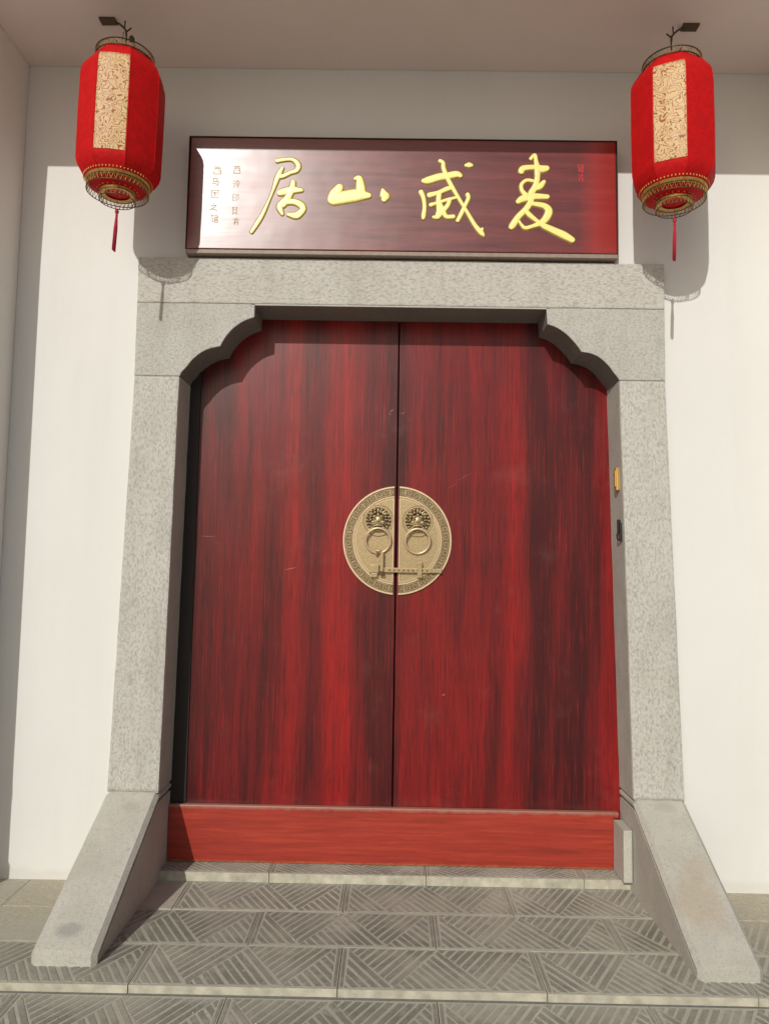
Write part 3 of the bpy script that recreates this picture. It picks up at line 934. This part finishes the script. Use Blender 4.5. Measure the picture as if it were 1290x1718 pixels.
def stroke(bm, pts, h, base, grow=0.0, mi=0, seg=7, n=5):
    """rounded raised stroke: pts (x, z, width)"""
    P = spline(pts, n) if len(pts) > 2 else spline([pts[0], tuple((a + b) / 2 for a, b in zip(pts[0], pts[-1])), pts[-1]], n)
    # extend with round ends
    def ext(p, q):
        dx, dz = p[0] - q[0], p[1] - q[1]; l = math.hypot(dx, dz) or 1
        w = p[2] / 2
        return [(p[0] + dx / l * w * f, p[1] + dz / l * w * f, max(p[2] * c, .0008)) for f, c in ((.9, .25), (.65, .68), (.3, .93))]
    P = ext(P[0], P[1]) + P + ext(P[-1], P[-2])[::-1]
    rows = []
    for i, p in enumerate(P):
        a = P[max(i - 1, 0)]; b = P[min(i + 1, len(P) - 1)]
        dx, dz = b[0] - a[0], b[1] - a[1]; l = math.hypot(dx, dz) or 1
        nx, nz = -dz / l, dx / l
        w = p[2] / 2 + grow
        hh = h * min(1, p[2] / .02 + .35)
        rows.append([bm.verts.new((p[0] + nx * w * math.cos(t), base - hh * min(1.0, 1.9 * math.sin(t)) * (1 - .12 * abs(math.cos(t))), p[1] + nz * w * math.cos(t))) for t in [math.pi * k / (seg - 1) for k in range(seg)]])
    for a, b in zip(rows, rows[1:]):
        for k in range(seg - 1):
            f = bm.faces.new((a[k], a[k + 1], b[k + 1], b[k])); f.material_index = mi; f.smooth = True
    for r in (rows[0], rows[-1]):
        bm.faces.new(r).material_index = mi

CH = {
'ju': [[(-0.5237, 2.9526, 0.0159), (-0.4936, 2.9578, 0.0136), (-0.4634, 2.9594, 0.0136), (-0.4445, 2.9499, 0.0171), (-0.4335, 2.9307, 0.0193), (-0.4412, 2.9113, 0.0171), (-0.4665, 2.9013, 0.0148), (-0.4963, 2.8864, 0.0159), (-0.5148, 2.8838, 0.0159)],
 [(-0.4996, 2.9226, 0.0114), (-0.5107, 2.9007, 0.0182), (-0.5216, 2.874, 0.0193), (-0.5343, 2.8305, 0.0114), (-0.5515, 2.7821, 0.0091), (-0.5753, 2.7243, 0.0148), (-0.5973, 2.6833, 0.0171), (-0.6215, 2.6424, 0.0136)],
 [(-0.5083, 2.814, 0.025), (-0.4807, 2.8215, 0.0296), (-0.4529, 2.8267, 0.0273), (-0.4158, 2.826, 0.0136)],
 [(-0.4538, 2.8604, 0.0182), (-0.4577, 2.8315, 0.025), (-0.473, 2.7952, 0.025), (-0.4931, 2.7685, 0.0318), (-0.5066, 2.7515, 0.025), (-0.4942, 2.7205, 0.0114)],
 [(-0.4933, 2.7733, 0.025), (-0.4516, 2.7762, 0.0227), (-0.4212, 2.7646, 0.025), (-0.4092, 2.7456, 0.0227), (-0.4203, 2.7287, 0.025), (-0.4385, 2.7165, 0.0273), (-0.471, 2.7208, 0.0136)]],
'shan': [[(-0.2600, 2.8400, 0.030), (-0.2760, 2.8123, 0.045), (-0.2869, 2.7950, 0.040)], [(-0.2849, 2.7889, 0.0467), (-0.2325, 2.8, 0.0492), (-0.1826, 2.8084, 0.0467), (-0.1375, 2.8064, 0.0221)],
 [(-0.194, 2.8786, 0.0148), (-0.179, 2.8814, 0.0221), (-0.1734, 2.8528, 0.032), (-0.1701, 2.8112, 0.0393)], [(-0.0800, 2.8320, 0.012), (-0.0750, 2.8150, 0.030), (-0.0700, 2.8030, 0.036), (-0.0730, 2.7900, 0.022)]],
'wei': [[(0.1568, 2.9607, 0.0159), (0.1704, 2.9524, 0.0159), (0.1734, 2.9271, 0.0185), (0.19, 2.8852, 0.0185), (0.212, 2.8434, 0.0172), (0.2393, 2.7962, 0.0146), (0.272, 2.7408, 0.0146), (0.3046, 2.6856, 0.0172), (0.3317, 2.6526, 0.0212), (0.3425, 2.6389, 0.0079)],
 [(0.3356, 2.6707, 0.0106), (0.3317, 2.6526, 0.0132)], [(0.0903, 2.8727, 0.0212), (0.1091, 2.8757, 0.0318), (0.1522, 2.8903, 0.0318), (0.1899, 2.8964, 0.0305), (0.2276, 2.9039, 0.0278), (0.2438, 2.8971, 0.0185)],
 [(0.0801, 2.8249, 0.0212), (0.0912, 2.7971, 0.0172), (0.0957, 2.758, 0.0159), (0.0921, 2.7245, 0.0185), (0.0909, 2.7106, 0.0132)], [(0.1153, 2.8114, 0.0238), (0.1529, 2.823, 0.0185), (0.1904, 2.8403, 0.0212), (0.2119, 2.8462, 0.0159)],
 [(0.1556, 2.8203, 0.0212), (0.1533, 2.7811, 0.0212), (0.1564, 2.7477, 0.0212), (0.1486, 2.7197, 0.0212), (0.1325, 2.7167, 0.0132)], [(0.1211, 2.7695, 0.0185), (0.148, 2.7782, 0.0132), (0.1909, 2.7928, 0.0146), (0.2285, 2.803, 0.0119)],
 [(0.2016, 2.7957, 0.0159), (0.1911, 2.7676, 0.0185), (0.1699, 2.7423, 0.0212), (0.1513, 2.7169, 0.0185)], [(0.1587, 2.7784, 0.0159), (0.1725, 2.7451, 0.0199), (0.1862, 2.7202, 0.0185), (0.2158, 2.7206, 0.0185)],
 [(0.2741, 2.8162, 0.0185), (0.277, 2.7995, 0.0159), (0.2637, 2.7686, 0.0159), (0.2479, 2.7321, 0.0172), (0.2334, 2.7027, 0.0159)], [(0.2651, 2.9423, 0.0132), (0.2786, 2.9439, 0.0238), (0.2907, 2.9427, 0.0132)]],
'mai': [[(0.5357, 2.9741, 0.0137), (0.5525, 2.9918, 0.0137), (0.5581, 2.9656, 0.0165), (0.5637, 2.9307, 0.0247), (0.5637, 2.8929, 0.0219), (0.5553, 2.855, 0.0247), (0.5386, 2.8229, 0.0274), (0.5359, 2.7881, 0.0247), (0.5164, 2.7561, 0.0247), (0.4859, 2.724, 0.0247), (0.4637, 2.6891, 0.0274), (0.4554, 2.6775, 0.0219)],
 [(0.4966, 2.9182, 0.0247), (0.505, 2.9329, 0.0247), (0.5497, 2.9378, 0.0219), (0.5804, 2.9309, 0.0329), (0.6028, 2.9341, 0.0247)], [(0.5916, 2.8758, 0.0165), (0.5748, 2.8553, 0.0247), (0.5553, 2.8434, 0.0165)],
 [(0.5469, 2.8781, 0.0137), (0.519, 2.8807, 0.0151), (0.4981, 2.863, 0.0151), (0.4996, 2.8369, 0.0165), (0.5163, 2.8168, 0.0219)], [(0.483, 2.7875, 0.0192), (0.5052, 2.8022, 0.0302), (0.5498, 2.8115, 0.0274), (0.6055, 2.8107, 0.0206)],
 [(0.547, 2.7796, 0.0192), (0.5915, 2.7715, 0.0247), (0.611, 2.7516, 0.0302), (0.6026, 2.7226, 0.0302), (0.5804, 2.6993, 0.0247), (0.5471, 2.6845, 0.0165), (0.5138, 2.6754, 0.0165), (0.4971, 2.6896, 0.011), (0.4831, 2.7124, 0.011)],
 [(0.5164, 2.7475, 0.0192), (0.5359, 2.7275, 0.0206), (0.5637, 2.7048, 0.0165), (0.5915, 2.6851, 0.0247), (0.6331, 2.6655, 0.0288), (0.6746, 2.6459, 0.0316), (0.7078, 2.6263, 0.0247)]],
}
FAT = {'ju': 1.12, 'shan': 1.12, 'wei': 1.0, 'mai': 1.0}
LB = {'ju': 'gold 居 at the left', 'shan': 'gold 山', 'wei': 'gold 威', 'mai': 'gold 麦 at the right'}
for k, st in CH.items():
    bm = bmesh.new()
    for s in st:
        stroke(bm, [(a, b, w * FAT[k]) for a, b, w in s], .0022, BY, .0036, 1, 5)
        s2 = [(a, b, w * FAT[k]) for a, b, w in s]
        stroke(bm, s2, .0060, BY - .0004, 0, 0, 11)
    o = putb(link('gold_character', bm, [M['gild'], M['gild_dark']], recalc=True))
    o['label'] = LB[k]

# small inscription beside the big characters (unit strokes) and the seal
G = {
 'xi': [[(-.9, .9), (.9, .9)], [(-.8, .5), (-.85, -.8), (.85, -.8), (.8, .5), (-.8, .5)], [(-.3, .9), (-.35, -.1)], [(.3, .9), (.35, -.1), (.7, -.1)]],
 'ma': [[(-.6, .8), (.5, .8), (.3, .1)], [(-.5, .8), (-.5, .1), (.8, .1), (.6, -.8), (.2, -.6)], [(-.8, -.3), (.3, -.3)]],
 'guo': [[(-.8, .9), (-.8, -.9)], [(-.8, .9), (.8, .9), (.8, -.9)], [(-.8, -.9), (.8, -.9)], [(-.45, .4), (.45, .4)], [(-.45, 0), (.45, 0)], [(-.5, -.5), (.5, -.5)], [(0, .4), (0, -.5)]],
 'zhi': [[(-.1, .9), (.1, .6)], [(-.7, .3), (.6, .3), (-.4, -.5)], [(-.8, -.8), (-.4, -.5), (.8, -.9)]],
 'guan': [[(-.6, .9), (-.8, .4)], [(-.6, .7), (-.2, .7)], [(-.5, .3), (-.5, -.8), (-.2, -.6)], [(0, .6), (.8, .6), (.8, .3)], [(.4, .9), (.4, .6)], [(.1, .2), (.7, .2), (.7, -.2), (.1, -.2)], [(.1, .2), (.1, -.9), (.8, -.9), (.8, -.5), (.1, -.5)]],
 'ling': [[(-.8, .8), (-.5, .6)], [(-.9, .2), (-.6, 0)], [(-.8, -.8), (-.4, -.2)], [(.2, .9), (-.3, .2)], [(.2, .9), (.9, .2)], [(0, .1), (.5, .1)], [(-.1, -.2), (.6, -.2), (.2, -.9)]],
 'yin': [[(-.2, .9), (-.7, .7), (-.7, -.7), (-.2, -.6)], [(-.7, .1), (-.2, .1)], [(.2, .7), (.8, .7), (.8, -.3), (.6, -.4)], [(.2, .7), (.2, -.9)]],
 'she': [[(-.8, .7), (.8, .7)], [(-.5, .9), (-.5, -.5), (.5, -.5), (.5, .9)], [(-.5, .2), (.5, .2)], [(-.3, -.6), (-.7, -.9)], [(.3, -.6), (.7, -.9)]],
 'you': [[(-.8, .5), (.8, .5)], [(.1, .9), (-.7, -.6)], [(-.3, .1), (-.3, -.9)], [(-.3, .1), (.5, .1), (.5, -.9)], [(-.3, -.3), (.5, -.3)]],
}
def glyph(bm, key, cx, cz, sx, sz, w, h=.0016):
    for s in G[key]:
        for a, b in zip(s, s[1:]):
            stroke(bm, [(cx + a[0] * sx, cz + a[1] * sz, w), (cx + b[0] * sx, cz + b[1] * sz, w * .8)], h, BY, 0, 0, 4, 1)
for key, x, zc in (('xi', -.772, 2.908), ('ma', -.779, 2.859), ('guo', -.779, 2.807), ('zhi', -.782, 2.752), ('guan', -.778, 2.701)):
    bm = bmesh.new(); glyph(bm, key, x, zc, .017, .018, .0035)
    putb(link('inscription_character', bm, M['ink']))
for key, x, zc in (('xi', -.690, 2.912), ('ling', -.690, 2.851), ('yin', -.693, 2.792), ('she', -.694, 2.735), ('you', -.687, 2.690)):
    bm = bmesh.new(); glyph(bm, key, x, zc, .015, .018, .0030)
    putb(link('inscription_character', bm, M['ink']))
bm = bmesh.new()
glyph(bm, 'guan', .744, 2.938, .014, .018, .0032); glyph(bm, 'ling', .746, 2.896, .014, .018, .0032)
putb(link('red_seal', bm, M['sealred']))

# ------------------------------------------------------------------ lanterns
def lantern(loc, az, tilt, label):
    t = empty('lantern', loc, label, 'lantern', 'red lanterns hanging from the eave')   # origin at the top wire ring
    # profile measured down from the origin (z = 0 is the top ring)
    RB = .1535
    prof = [(.103, -.010), (.120, -.030), (.145, -.066), (.153, -.084), (RB + .002, -.105), (RB + .003, -.27), (RB + .001, -.440), (.149, -.462), (.134, -.487), (.114, -.507), (.104, -.520)]
    bm = bmesh.new()
    off = az + math.radians(22.5)
    n = 8; sub = 3
    # eight ribs, cloth slightly full between them
    def ring(r, z):
        out = []
        for k in range(n):
            a0 = off + 2 * math.pi * k / n; a1 = off + 2 * math.pi * (k + 1) / n
            p0 = Vector((math.cos(a0) * r, math.sin(a0) * r, z)); p1 = Vector((math.cos(a1) * r, math.sin(a1) * r, z))
            for j in range(sub):
                f = j / sub
                p = p0.lerp(p1, f)
                am = math.sin(math.pi * f) * .0035 * (r / .15)
                q = Vector((p.x, p.y, 0))
                q = q * (1 + am / q.length)
                out.append(bm.verts.new((q.x, q.y, z)))
        return out
    R = [ring(r, z) for r, z in prof]
    for a, b in zip(R, R[1:]):
        for k in range(len(a)):
            f = bm.faces.new((a[k], a[(k + 1) % len(a)], b[(k + 1) % len(a)], b[k])); f.smooth = True
    cloth = link('silk_shade', bm, M['silk'], t)
    sm = cloth.data
    # sharp rib edges
    for e in sm.edges:
        v0, v1 = e.vertices
        if abs(v0 - v1) == n * sub and v0 % (n * sub) % sub == 0:
            e.use_edge_sharp = True
    # ribs
    bm = bmesh.new()
    for k in range(n):
        a = off + 2 * math.pi * k / n
        tube(bm, [(math.cos(a) * (r + .0006), math.sin(a) * (r + .0006), z) for r, z in prof], .0012, 4)
    link('rib_seams', bm, M['silk'], t)
    def surf(ac, fr, z, lift):
        for (ra, za), (rb, zb) in zip(prof, prof[1:]):
            if zb <= z <= za:
                rr = ra + (rb - ra) * (za - z) / (za - zb)
        h = math.radians(22.5)
        p0 = Vector((math.cos(ac - h) * rr, math.sin(ac - h) * rr, z)); p1 = Vector((math.cos(ac + h) * rr, math.sin(ac + h) * rr, z))
        p = p0.lerp(p1, fr)
        q = Vector((p.x, p.y, 0))
        am = .0035 * (1 - abs(2 * fr - 1)) * 1.15 + lift
        q = q * (1 + am / q.length)
        return (q.x, q.y, z)
    # gold panels on alternate faces
    for k in range(0, 8, 4):
        a = az + 2 * math.pi * k / n
        bm = bmesh.new()
        cols = []
        for j in range(13):
            fr = .035 + .93 * j / 12
            cols.append([bm.verts.new(surf(a, fr, zz, .0016)) for zz in (-.074, -.086, -.105, -.18, -.27, -.36, -.440, -.446)])
        for p, q in zip(cols, cols[1:]):
            for i in range(7):
                bm.faces.new((p[i], q[i], q[i + 1], p[i + 1])).smooth = True
        bmesh.ops.solidify(bm, geom=bm.faces[:], thickness=.0006)
        link('gold_panel', bm, M['fil'], t)
    # wire rings: top crown, wide lower ring, small lower ring
    def openwork(name, r, z0, z1, wire, m, inner, teeth, tw=.0007):
        bm = bmesh.new()
        tube(bm, circle(r, z0, 48), wire, 6, 0, True)
        tube(bm, circle(r * .995, z1, 48), wire, 6, 0, True)
        N = teeth
        for k in range(N):
            a0 = 2 * math.pi * k / N; a1 = 2 * math.pi * (k + .5) / N; a2 = 2 * math.pi * (k + 1) / N
            tube(bm, [(r * math.cos(a0), r * math.sin(a0), z0), (r * math.cos(a1), r * math.sin(a1), z1), (r * math.cos(a2), r * math.sin(a2), z0)], tw, 3, 1)
        if inner:
            for k in range(4):
                a = 2 * math.pi * k / 4 + .4
                tube(bm, [(inner[0] * math.cos(a), inner[0] * math.sin(a), inner[1]), (r * math.cos(a), r * math.sin(a), z1)], .0012, 4, 0)
        return link(name, bm, [M[m], M['goldwire']], t, True)
    openwork('top_ring', .108, -.014, .010, .0026, 'bronze', (.02, .012), 52, .0013)
    openwork('bottom_ring', .113, -.540, -.514, .0019, 'bronze', (.104, -.518), 44, .0014)
    openwork('small_bottom_ring', .066, -.572, -.548, .0017, 'bronze', (.100, -.524), 28, .0014)
    # gold printed trims round the bottom of the shade
    bm = bmesh.new()
    lathe(bm, [(.1075, -.514), (.1145, -.5075), (.1185, -.5035)], 48)
    tube(bm, circle(.1075, -.5155, 48), .0022, 6, 0, True)
    for k in range(60):
        a = 2 * math.pi * k / 60
        blob(bm, (.1245 * math.cos(a), .1245 * math.sin(a), -.4975), (.0026, .0026, .0045), 0, 1)
    link('gold_trim', bm, M['goldwire'], t, False)
    bm = bmesh.new()
    lathe(bm, [(.104, -.521), (.082, -.530), (.066, -.538), (.030, -.541), (0.0005, -.542)], 40)
    link('silk_bottom', bm, M['silk'], t, True)
    bm = bmesh.new()
    lathe(bm, [(.064, -.5405), (.0655, -.547), (.060, -.549), (.046, -.5455)], 40)
    tube(bm, circle(.064, -.5405, 40), .0022, 6, 0, True)
    for k in range(22):
        a = 2 * math.pi * k / 22
        blob(bm, (.074 * math.cos(a), .074 * math.sin(a), -.5365), (.0028, .0028, .0020), 0, 1)
    link('gold_trim', bm, M['goldwire'], t, False)
    # hanging bail
    bm = bmesh.new()
    tube(bm, [(-.104, 0, .006), (-.05, 0, .012), (0, 0, .014), (.05, 0, .012), (.104, 0, .006)], .0018, 6)
    tube(bm, [(0, -.104, .006), (0, 0, .0135), (0, .104, .006)], .0018, 6)
    tube(bm, [(.011 * math.cos(a), 0, .022 + .011 * math.sin(a)) for a in [2 * math.pi * k / 16 for k in range(16)]], .0018, 6, 0, True)
    link('bail', bm, M['bronze'], t, True)
    # tassel
    bm = bmesh.new()
    tube(bm, [(0, 0, -.541), (.001, 0, -.600)], .0010, 5)
    blob(bm, (.001, 0, -.612), (.0075, .0075, .0120), 0, 2)
    blob(bm, (.001, 0, -.628), (.0052, .0052, .0060), 0, 2)
    for k in range(26):
        a = k * 2.4; r = .0065 * math.sqrt((k + .5) / 26)
        tube(bm, [(.001 + r * .5 * math.cos(a), r * .5 * math.sin(a), -.630), (.000 + r * math.cos(a), r * math.sin(a), -.68), (-.003 + r * .95 * math.cos(a + .2), r * math.sin(a + .2), -.760 - random.uniform(0, .012))], .0013, 4)
    link('tassel', bm, M['tassel'], t, True)
    t.rotation_euler = tilt
    return t
cam_az = lambda x, y: math.atan2(CAM.y - y, CAM.x - x)
LR = (1.0300, -.285, 3.205); LL = (-1.0820, -.285, 3.212)
lantern(LL, cam_az(LL[0], LL[1]) - math.radians(14.8), (0.0, math.radians(0.6), 0), 'left red eight sided silk lantern, its gold panel turned away to the left')
lantern(LR, cam_az(LR[0], LR[1]) - math.radians(3.5), (0.0, math.radians(-0.2), 0), 'right red eight sided silk lantern with its gold scroll panel facing straight out')

def ceiling_hook(x, s, label):
    t = empty('ceiling_hook', (x, -.285, 3.41), label, 'hook', 'bronze hooks under the eave')
    bm = bmesh.new(); box(bm, *sorted((s * .062, s * .125)), .030, .070, -.007, -.0005, 0, .001)
    link('plate', bm, M['bronze'], t)
    bm = bmesh.new()
    tube(bm, [(s * .065, .055, -.007), (s * .045, .04, -.022), (s * .022, .02, -.050), (0.003 * s, .002, -.078), (0, 0, -.100)], .0042, 8)
    tube(bm, [(s * .012, .01, -.062), (s * .010, .008, -.034)], .003, 6)
    tube(bm, [(0, 0, -.085), (-s * .020, -.004, -.072)], .003, 6)
    link('arm', bm, M['bronze'], t, True)
    bm = bmesh.new()
    tube(bm, [(0, 0, -.095), (0, 0, -.165), (.004, 0, -.180), (.010, 0, -.182), (.012, 0, -.172)], .0030, 6)
    if s < 0:
        tube(bm, [(.020, 0, -.100), (.030, 0, -.112), (.032, 0, -.150), (.024, 0, -.178), (.012, 0, -.182)], .0030, 6)
        blob(bm, (.020, 0, -.115), (.010, .008, .014), 0, 2)
        tube(bm, [(-.012, 0, -.085), (-.014, 0, -.150)], .0015, 5)
    link('hook_wire', bm, M['bronze'], t, True)
ceiling_hook(LL[0], -1, 'bent bronze hook holding the left lantern')
ceiling_hook(LR[0], 1, 'bent bronze hook holding the right lantern')
